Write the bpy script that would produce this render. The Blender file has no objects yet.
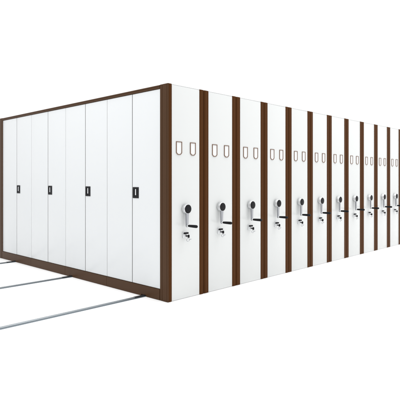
import bpy, bmesh, math, random
from mathutils import Vector, Matrix
random.seed(7)
scene = bpy.context.scene
C = scene.collection

# ------------------------------------------------------------------ materials
def new_mat(name):
    m = bpy.data.materials.new(name); m.use_nodes = True
    nt = m.node_tree
    return m, nt, nt.nodes['Principled BSDF']

def painted(name, col, rough, bump=0.0, bscale=900.0, var=0.0, coat=0.0, metal=0.0, spec=0.5, stretch=None, vscale=3.0):
    m, nt, b = new_mat(name)
    b.inputs['Metallic'].default_value = metal
    b.inputs['Specular IOR Level'].default_value = spec
    b.inputs['Coat Weight'].default_value = coat
    b.inputs['Coat Roughness'].default_value = 0.08
    tc = nt.nodes.new('ShaderNodeTexCoord')
    mp = nt.nodes.new('ShaderNodeMapping')
    nt.links.new(tc.outputs['Object'], mp.inputs['Vector'])
    if stretch: mp.inputs['Scale'].default_value = stretch
    n = nt.nodes.new('ShaderNodeTexNoise'); n.inputs['Scale'].default_value = vscale; n.inputs['Detail'].default_value = 4
    nt.links.new(mp.outputs[0], n.inputs['Vector'])
    mx = nt.nodes.new('ShaderNodeMix'); mx.data_type = 'RGBA'
    mx.inputs['A'].default_value = tuple(c*(1-var) for c in col)+(1,)
    mx.inputs['B'].default_value = tuple(min(1,c*(1+var)) for c in col)+(1,)
    nt.links.new(n.outputs['Fac'], mx.inputs['Factor'])
    nt.links.new(mx.outputs['Result'], b.inputs['Base Color'])
    r = nt.nodes.new('ShaderNodeMapRange')
    r.inputs['To Min'].default_value = rough*0.85; r.inputs['To Max'].default_value = rough*1.15
    nt.links.new(n.outputs['Fac'], r.inputs['Value']); nt.links.new(r.outputs[0], b.inputs['Roughness'])
    if bump:
        n2 = nt.nodes.new('ShaderNodeTexNoise'); n2.inputs['Scale'].default_value = bscale; n2.inputs['Detail'].default_value = 2
        nt.links.new(tc.outputs['Object'], n2.inputs['Vector'])
        bp = nt.nodes.new('ShaderNodeBump'); bp.inputs['Strength'].default_value = bump; bp.inputs['Distance'].default_value = 0.0006
        nt.links.new(n2.outputs['Fac'], bp.inputs['Height']); nt.links.new(bp.outputs[0], b.inputs['Normal'])
    return m

WHITE  = painted('white_powder_coat', (0.585,0.598,0.594), 0.20, bump=0.05, bscale=500, var=0.006, spec=0.5)
DOORW  = painted('white_door_paint', (0.575,0.592,0.602), 0.22, bump=0.05, bscale=500, var=0.006, spec=0.5)
BROWN  = painted('brown_powder_coat', (0.071,0.0265,0.0075), 0.34, bump=0.10, bscale=700, var=0.07, spec=0.05, stretch=(6,6,0.5))
FRAMEB = painted('brown_left_face_sheen', (0.054,0.026,0.0115), 0.36, bump=0.10, bscale=700, var=0.07, spec=0.10, stretch=(6,6,0.5))  # same brown as the posts, with the left face's sheen greyed into the colour
RSHADE  = painted('rail_shade_dark', (0.035,0.040,0.045), 0.35, metal=0.3, bump=0.2, bscale=300)  # dark tone standing for the shade on the rails by the plinth
DARK   = painted('dark_rubber', (0.018,0.014,0.012), 0.6)
GREYL  = painted('grey_edge_paint', (0.42,0.43,0.43), 0.4)
BLACK  = painted('black_plastic', (0.008,0.008,0.0095), 0.40, bump=0.2, bscale=1500, var=0.1, spec=0.12)
CHROME = painted('satin_chrome', (0.70,0.71,0.72), 0.32, metal=1.0)
ARMM   = painted('brushed_arm_steel', (0.36,0.37,0.39), 0.30, metal=1.0)
SEAL   = painted('olive_grey_seam_strip', (0.03,0.03,0.025), 0.6)
SEAL2  = painted('grey_seam_strip', (0.12,0.12,0.10), 0.6)
STEEL  = painted('rail_steel', (0.17,0.20,0.225), 0.38, bump=0.3, bscale=300, var=0.12, metal=0.55, stretch=(1,14,14), vscale=4)
STEELH = painted('rail_head_steel', (0.30,0.33,0.35), 0.28, bump=0.2, bscale=300, var=0.12, metal=0.75, stretch=(1,14,14), vscale=4)
OUTL   = painted('brown_label_frame_plastic', (0.13,0.062,0.03), 0.4)
CARD   = painted('white_card', (0.66,0.665,0.66), 0.5)
BODY   = painted('grey_white_carcass_paint', (0.50,0.50,0.48), 0.4, var=0.02)
FLOOR  = painted('white_studio_floor', (0.93,0.93,0.93), 0.65, var=0.003)

# ------------------------------------------------------------------ helpers
def box(bm, x0,y0,z0,x1,y1,z1, bev=0.0, seg=2):
    r = bmesh.ops.create_cube(bm, size=1.0)
    vs = r['verts']
    for v in vs:
        v.co = Vector(((x0+x1)/2+v.co.x*(x1-x0), (y0+y1)/2+v.co.y*(y1-y0), (z0+z1)/2+v.co.z*(z1-z0)))
    if bev:
        es = {e for v in vs for e in v.link_edges}
        bmesh.ops.bevel(bm, geom=list(es), offset=bev, segments=seg, affect='EDGES', profile=0.5)

def prism(bm, pts, axis, a, b):
    """extrude a 2D outline along axis ('z': pts=(x,y); 'y': pts=(x,z); 'x': pts=(y,z))"""
    def P(p, t):
        if axis == 'z': return (p[0], p[1], t)
        if axis == 'y': return (p[0], t, p[1])
        return (t, p[0], p[1])
    lo = [bm.verts.new(P(p, a)) for p in pts]; hi = [bm.verts.new(P(p, b)) for p in pts]
    n = len(pts)
    fs = [bm.faces.new(lo), bm.faces.new(hi)]
    for i in range(n): fs.append(bm.faces.new((lo[i], lo[(i+1)%n], hi[(i+1)%n], hi[i])))
    bmesh.ops.recalc_face_normals(bm, faces=fs)
    return fs

def lathe(bm, prof, origin, axis='y', n=40):
    """prof: list of (distance along axis, radius)"""
    rings = []
    for d, r in prof:
        ring = []
        for i in range(n):
            a = 2*math.pi*i/n
            c, s = math.cos(a)*r, math.sin(a)*r
            off = {'y': (c, d, s), 'z': (c, s, d), 'x': (d, c, s)}[axis]
            ring.append(bm.verts.new(Vector(origin)+Vector(off)))
        rings.append(ring)
    fs = []
    for a, b in zip(rings, rings[1:]):
        for i in range(n): fs.append(bm.faces.new((a[i], a[(i+1)%n], b[(i+1)%n], b[i])))
    fs.append(bm.faces.new(rings[0])); fs.append(bm.faces.new(rings[-1]))
    bmesh.ops.recalc_face_normals(bm, faces=fs)

def torus(bm, c, R, r, tilt=0.0, n=36, k=10, sx=1.0):
    vs = []
    M = Matrix.Rotation(tilt, 3, 'Z')
    for i in range(n):
        a = 2*math.pi*i/n; row = []
        for j in range(k):
            b = 2*math.pi*j/k
            p = Vector(((R+r*math.cos(b))*math.cos(a)*sx, r*math.sin(b), (R+r*math.cos(b))*math.sin(a)))
            row.append(bm.verts.new(Vector(c)+M@p))
        vs.append(row)
    for i in range(n):
        for j in range(k):
            bm.faces.new((vs[i][j], vs[(i+1)%n][j], vs[(i+1)%n][(j+1)%k], vs[i][(j+1)%k]))

def obj(name, bm, mat, parent=None, smooth=None):
    bmesh.ops.recalc_face_normals(bm, faces=bm.faces[:])
    me = bpy.data.meshes.new(name); bm.to_mesh(me); bm.free()
    me.materials.append(mat)
    if smooth is not None:
        me.set_sharp_from_angle(angle=math.radians(smooth))
        for p in me.polygons: p.use_smooth = True
    o = bpy.data.objects.new(name, me); C.objects.link(o)
    if parent: o.parent = parent
    return o

def thing(name, label, cat, loc=(0,0,0), group=None):
    o = bpy.data.objects.new(name, None); C.objects.link(o)
    o.empty_display_size = 0.1
    o.location = loc; o['label'] = label; o['category'] = cat
    if group: o['group'] = group
    return o

def copy_tree(o, parent=None):
    c = o.copy(); C.objects.link(c)
    c.parent = parent
    for ch in list(o.children): copy_tree(ch, c)
    return c

H = 2.30; ZB = -0.011; FZ = -0.014       # top, underside, floor level
DEPTH = 4.19
PITCH = 0.5755
RAILS = [0.405, 1.93, 3.60]

# ------------------------------------------------------------------ shared unit parts
def fluted_post(bm, x0, x1, y0=0.0, y1=0.06, left_round=True):
    """upright brown profile, front face at y=y0 with two shallow grooves"""
    w = x1-x0; g = 0.0035; r = 0.007
    pts = [(x0, y1), (x0, y0+r), (x0+r*0.3, y0+r*0.3), (x0+r, y0)]
    for c, hw in ((0.26, 0.0025), (0.72, 0.0025)):
        cx = x0+w*c
        pts += [(cx-hw-0.002, y0), (cx-hw, y0+g), (cx+hw, y0+g), (cx+hw+0.002, y0)]
    pts += [(x1-r, y0), (x1-r*0.3, y0+r*0.3), (x1, y0+r), (x1, y1)]
    prism(bm, pts, 'z', ZB, H)

def end_dressing(root, pa, pb, hub):
    """white end panel between pa..pb with label holders, crank and lock; local x"""
    bm = bmesh.new()
    box(bm, pa+0.0015, 0.005, ZB, pb-0.0015, 0.045, H-0.009, 0.0035, 3)
    pn = obj('end_panel', bm, WHITE, root, 35)
    bm = bmesh.new(); box(bm, pa+0.001, 0.0085, H-0.0085, pb-0.001, 0.06, H-0.001)
    obj('top_edge_strip', bm, GREYL, root)
    # label holders
    for cx in (pa+0.105, pa+0.317):
        w = 0.043; zt = 1.693; zb = 1.550; t = 0.0068; y0 = -0.002
        def outline(d):
            ch = 0.022
            return [(cx-w+d, zt-d), (cx+w-d, zt-d), (cx+w-d, zb+ch+d*0.4), (cx+w-ch-d*0.4+0.004, zb+0.004+d), (cx+w-ch-0.006, zb+d),
                    (cx-w+ch+0.006, zb+d), (cx-w+ch+d*0.4-0.004, zb+0.004+d), (cx-w+d, zb+ch+d*0.4)]
        bm = bmesh.new()
        o, i = outline(0), outline(t)
        n = len(o)
        vo = [bm.verts.new((p[0], y0, p[1])) for p in o]; vi = [bm.verts.new((p[0], y0, p[1])) for p in i]
        wo = [bm.verts.new((p[0], 0.0065, p[1])) for p in o]; wi = [bm.verts.new((p[0], 0.0065, p[1])) for p in i]
        for k in range(n):
            j = (k+1) % n
            bm.faces.new((vo[k], vo[j], vi[j], vi[k])); bm.faces.new((wo[k], vo[k], vo[j], wo[j]) )
            bm.faces.new((vi[k], vi[j], wi[j], wi[k])); bm.faces.new((wo[k], wo[j], wi[j], wi[k]))
        h = obj('label_holder', bm, OUTL, root)
        bm = bmesh.new(); prism(bm, outline(t+0.0003), 'y', 0.0028, 0.006)
        obj('card', bm, CARD, h)
    # crank: chrome hub with black disc, tapered arm, black grip standing out from the panel
    zc = 0.964; za = 0.782
    bm = bmesh.new()
    lathe(bm, [(0.006,0.030),(-0.004,0.030),(-0.006,0.026),(-0.008,0.026),(-0.010,0.046),(-0.013,0.0525),(-0.046,0.0525),(-0.050,0.050)], (hub,0,zc), n=56)
    hb = obj('crank_hub', bm, CHROME, root, 40)
    bm = bmesh.new()
    lathe(bm, [(-0.047,0.0475),(-0.053,0.0475),(-0.0555,0.045),(-0.0565,0.040),(-0.0565,0.004)], (hub,0,zc), n=56)
    obj('hub_cap', bm, BLACK, hb, 40)
    bm = bmesh.new()
    # blade: wide under the hub, narrow at the end
    pts = [(hub-0.023, zc-0.02), (hub-0.020, zc-0.08), (hub-0.0165, za-0.002), (hub-0.012, za-0.013), (hub, za-0.018), (hub+0.012, za-0.013),
           (hub+0.0165, za-0.002), (hub+0.021, zc-0.08), (hub+0.030, zc-0.02)]
    fs = prism(bm, pts, 'y', -0.042, -0.026)
    bmesh.ops.bevel(bm, geom=bm.edges[:], offset=0.003, segments=2, affect='EDGES')
    arm = obj('crank_arm', bm, ARMM, root, 40)
    bm = bmesh.new()
    lathe(bm, [(-0.036,0.0145),(-0.052,0.0145),(-0.054,0.011),(-0.058,0.010)], (hub,0,za), n=32)
    obj('pivot', bm, CHROME, arm, 40)
    bm = bmesh.new()
    lathe(bm, [(-0.056,0.0095),(-0.058,0.0120),(-0.085,0.0140),(-0.13,0.0157),(-0.166,0.0164),(-0.178,0.0158),(-0.186,0.012),(-0.189,0.008)], (hub,0,za), n=32)
    obj('grip', bm, BLACK, arm, 40)
    # lock
    lz = 0.682
    bm = bmesh.new()
    box(bm, hub-0.036, -0.010, lz-0.034, hub+0.032, 0.006, lz+0.034, 0.004)
    lathe(bm, [(-0.009,0.024),(-0.028,0.024),(-0.031,0.021)], (hub-0.004,0,lz-0.004), n=32)
    lk = obj('lock', bm, CHROME, root, 35)
    bm = bmesh.new()
    box(bm, hub-0.026, -0.034, lz+0.009, hub+0.026, -0.0095, lz+0.028, 0.003)
    obj('bolt_knob', bm, BLACK, lk, 35)
    bm = bmesh.new()
    lathe(bm, [(-0.030,0.006),(-0.044,0.006)], (hub+0.004,0,lz-0.012), n=12)
    box(bm, hub-0.006, -0.064, lz-0.030, hub+0.014, -0.042, lz+0.004, 0.006, 3)
    ky = obj('key', bm, BLACK, lk, 35)
    bm = bmesh.new()
    torus(bm, (hub-0.004,-0.053,lz-0.052), 0.0145, 0.0024, 0.1, sx=1.7)
    box(bm, hub+0.018,-0.055,lz-0.052, hub+0.046,-0.0525,lz-0.044, 0.0008)
    obj('key_ring', bm, ARMM, ky, 60)
    return pn

GROUP = 'mobile shelving units standing side by side in one row'

# ------------------------------------------------------------------ first unit, with doors along its outer long side
W1 = 0.548
u = thing('mobile_shelving_unit', 'nearest shelving unit of the row, long side closed by eight white doors in brown frame', 'shelving unit', (0,0,0), GROUP)
FX = 0.0            # frame face
# corner post: polygon seen from above, grooves on both faces
bm = bmesh.new()
pts = [(0.012,0.06),(0.012,0.0003),(0.007,0.0003),(0.002,0.002),(0.0,0.007)]
pts += [(0.0,0.016),(0.003,0.018),(0.003,0.022),(0.0,0.024)]
pts += [(0.0,0.088),(0.005,0.090),(0.005,0.0965),(0.0015,0.0985),(0.0015,0.126),(0.006,0.134),(0.04,0.134),(0.04,0.0605),(0.012,0.0605)]
prism(bm, pts, 'z', ZB, H)
obj('corner_post', bm, FRAMEB, u)
bm = bmesh.new(); fluted_post(bm, 0.0123, 0.057); obj('edge_post', bm, BROWN, u)
bm = bmesh.new()
pts = [(0.04,4.052),(0.006,4.052),(0.0015,4.060),(0.0015,4.088),(0.005,4.090),(0.005,4.096),(0,4.098),(0,DEPTH-0.007),(0.002,DEPTH-0.002),(0.007,DEPTH),(0.057,DEPTH),(0.057,4.13),(0.04,4.13)]
prism(bm, pts, 'z', ZB, H)
obj('corner_post', bm, FRAMEB, u)
# head rail: profile with a groove, extruded along y
bm = bmesh.new()
pts = [(0.04,H-0.0015),(0.004,H-0.0015),(0.0008,H-0.005),(0.0008,H-0.015),(0.004,H-0.0165),(0.004,H-0.0195),(0.0015,H-0.021),(0.0015,H-0.034),(0.005,H-0.039),(0.04,H-0.039)]
prism(bm, [(p[0],p[1]) for p in pts], 'y', 0.1355, 4.0505)
obj('head_rail', bm, FRAMEB, u)
# plinth in four bays, notched over the floor rails
seams = [0.135,0.618,1.112,1.592,2.078,2.560,3.060,3.548,4.051]
ZP = 0.104
bays = [seams[0],seams[2],seams[4],seams[6],seams[8]]
for a, b in zip(bays, bays[1:]):
    cuts = [r for r in RAILS if a < r < b]
    pts = [(b-0.0008, ZP), (a+0.0008, ZP), (a+0.0008, ZB)]
    for r in cuts: pts += [(r-0.045, ZB), (r-0.040, 0.004), (r+0.040, 0.004), (r+0.045, ZB)]
    pts += [(b-0.0008, ZB)]
    bm = bmesh.new(); prism(bm, pts, 'x', 0.001, 0.03)
    bmesh.ops.bevel(bm, geom=[e for e in bm.edges if all(abs(v.co.x-0.001)<1e-5 for v in e.verts) and e.is_manifold], offset=0.0012, segments=2, affect='EDGES')
    obj('plinth', bm, FRAMEB, u)
# doors
for k in range(8):
    a, b = seams[k], seams[k+1]
    ga = 0.005 if k % 2 == 1 else 0.0028
    gb = 0.005 if k % 2 == 0 else 0.0028
    if k == 0: ga = 0.003
    bm = bmesh.new()
    box(bm, 0.010, a+ga, ZP+0.004, 0.030, b-gb, H-0.043, 0.0025, 3)
    d = obj('door', bm, DOORW, u, 35)
    if k < 7:
        big = k % 2 == 0
        bm = bmesh.new(); box(bm, 0.0125 if big else 0.0135, b-gb+0.0003, ZP+0.004, 0.029, b+(0.0047 if big else 0.0025), H-0.043)
        obj('seam_strip', bm, SEAL if big else SEAL2, u)
    if k % 2 == 0:
        # black recessed handle plate beside the meeting seam (the side nearer the camera)
        y1 = b-0.014; y0 = y1-0.104; z0, z1 = 1.072, 1.198; fx = 0.004
        bm = bmesh.new()
        # frame ring with sloping inner recess
        o_ = [(y0,z0),(y1,z0),(y1,z1),(y0,z1)]
        i_ = [(y0+0.016,z0+0.017),(y1-0.016,z0+0.017),(y1-0.016,z1-0.017),(y0+0.016,z1-0.017)]
        q_ = [(p[0]+(0.004 if p[0]<(y0+y1)/2 else -0.004), p[1]+(0.004 if p[1]<1.13 else -0.004)) for p in i_]
        A=[bm.verts.new((0.0102,p[0],p[1])) for p in o_]; B=[bm.verts.new((fx,p[0]+(0.002 if p[0]==y0 else -0.002),p[1]+(0.002 if p[1]==z0 else -0.002))) for p in o_]
        Cc=[bm.verts.new((fx,p[0],p[1])) for p in i_]; D=[bm.verts.new((0.0085,p[0],p[1])) for p in q_]
        for r0, r1 in ((A,B),(B,Cc),(Cc,D)):
            for i in range(4): bm.faces.new((r0[i], r0[(i+1)%4], r1[(i+1)%4], r1[i]))
        bm.faces.new(D); bm.faces.new(A)
        hp = obj('door_handle', bm, BLACK, d)
        bm = bmesh.new()
        yc = (y0+y1)/2-0.004
        box(bm, -0.001, yc-0.008, 1.106, 0.009, yc+0.008, 1.176, 0.004, 3)
        obj('lever', bm, CHROME, hp, 35)
# carcass behind doors
bm = bmesh.new()
box(bm, 0.034, 0.062, ZP-0.05, 0.050, DEPTH-0.065, H-0.045)
box(bm, 0.058, 0.062, ZB+0.035, W1-0.004, DEPTH-0.062, H-0.012)
obj('carcass', bm, BODY, u)
bm = bmesh.new(); fluted_post(bm, W1-0.0635, W1)
obj('edge_post', bm, BROWN, u, None)
bm = bmesh.new(); box(bm, W1+0.0002, 0.020, ZB, W1+0.0095, 0.05, H-0.001)
obj('door_seal', bm, DARK, u).name = 'rubber_seal'
end_dressing(u, 0.0575, W1-0.0645, 0.248)

# ------------------------------------------------------------------ repeated units
P0 = 0.5595
w = PITCH-0.011
proto = thing('mobile_shelving_unit', 'tmp', 'shelving unit', (P0,0,0), GROUP)
bm = bmesh.new(); fluted_post(bm, 0, 0.070); obj('edge_post', bm, BROWN, proto)
bm = bmesh.new(); fluted_post(bm, w-0.067, w); obj('edge_post', bm, BROWN, proto)
bm = bmesh.new(); box(bm, w+0.0002, 0.020, ZB, w+0.0095, 0.05, H-0.001); obj('rubber_seal', bm, DARK, proto)
bm = bmesh.new(); box(bm, 0.006, 0.062, ZB+0.035, w-0.006, DEPTH, H-0.012); obj('carcass', bm, BODY, proto)
end_dressing(proto, 0.0705, w-0.0675, 0.258)
ordinal = ['second','third','fourth','fifth','sixth','seventh','eighth','ninth','tenth','eleventh','twelfth','thirteenth']
N = 12
for i in range(N):
    o = proto if i == 0 else copy_tree(proto)
    o.location = (P0+PITCH*i, 0, 0)
    if i == 10:  o['label'] = 'shelving unit cut off by the right edge of the photo, only its brown post visible'
    elif i == 9: o['label'] = 'eleventh shelving unit from the near brown corner, last one with crank in view'
    elif i > 10: o['label'] = 'white and brown shelving unit beyond the right edge of the photo, ending the row'
    else: o['label'] = '%s shelving unit counted from the near brown corner, white with crank handle' % ordinal[i]

# ------------------------------------------------------------------ floor rails
rail_labels = ['grey steel floor rail nearest the viewer, running out from under the brown plinth',
               'grey steel floor rail in the middle of the three, between the nearest and the farthest',
               'grey steel floor rail farthest back, at the left end of the brown plinth']
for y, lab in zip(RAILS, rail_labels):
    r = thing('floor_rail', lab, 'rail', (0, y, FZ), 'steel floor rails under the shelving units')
    bm = bmesh.new()
    prism(bm, [(-0.036,0.0),(0.036,0.0),(0.036,0.003),(0.034,0.0045),(-0.034,0.0045),(-0.036,0.003)], 'x', -4.6, 7.5)
    obj('rail_base', bm, STEEL, r)
    bm = bmesh.new()
    prism(bm, [(-0.014,0.0046),(0.014,0.0046),(0.013,0.0115),(0.010,0.0140),(-0.010,0.0140),(-0.013,0.0115)], 'x', -4.6, 7.5)
    hd = obj('rail_head', bm, STEELH, r)
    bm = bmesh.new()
    prism(bm, [(-0.0165,0.0048),(0.0165,0.0048),(0.0155,0.0125),(0.0115,0.0155),(-0.0115,0.0155),(-0.0155,0.0125)], 'x', -0.13, 0.08)  # added dark skin over the rail head, painting its shade near the plinth
    obj('rail_shade', bm, RSHADE, hd)

bm = bmesh.new()
S = 60
f = bm.faces.new([bm.verts.new(p) for p in ((-S,-S,FZ),(S,-S,FZ),(S,S,FZ),(-S,S,FZ))])
fl = obj('floor', bm, FLOOR); fl['kind'] = 'structure'

# ------------------------------------------------------------------ light
wd = bpy.data.worlds.new('World'); scene.world = wd; wd.use_nodes = True
bg = wd.node_tree.nodes['Background']
bg.inputs['Color'].default_value = (1,1,1,1); bg.inputs['Strength'].default_value = 1.12

def area(name, loc, target, sx, sy, power, col=(1,1,1)):
    l = bpy.data.lights.new(name, 'AREA'); l.shape = 'RECTANGLE'; l.size = sx; l.size_y = sy; l.energy = power; l.color = col
    o = bpy.data.objects.new(name, l); C.objects.link(o); o.location = loc
    o.rotation_euler = (Vector(target)-Vector(loc)).to_track_quat('-Z','Y').to_euler()
    o['label'] = 'studio softbox lamp'; o['category'] = 'lamp'
    return o
area('overhead_softbox', (-3.2,1.2,6.0), (-2.6,1.2,0), 5, 7, 250)
area('side_softbox', (6.0,-3.0,8.5), (6.0,-2.2,0), 9, 4.5, 600)

# ------------------------------------------------------------------ camera
cam = bpy.data.cameras.new('camera'); co = bpy.data.objects.new('camera', cam); C.objects.link(co)
co.location = (-3.351,-3.692,1.274)
co.rotation_euler = (math.radians(90), 0, math.atan2(0.6934,0.7206)-math.pi/2)
cam.sensor_width = 36; cam.lens = 36*472.5/400; cam.shift_y = -0.049
cam.clip_end = 300
scene.camera = co
scene.view_settings.view_transform = 'Standard'; scene.view_settings.look = 'None'
scene.view_settings.exposure = 0; scene.view_settings.gamma = 1
scene.render.resolution_x = 1024; scene.render.resolution_y = 1024
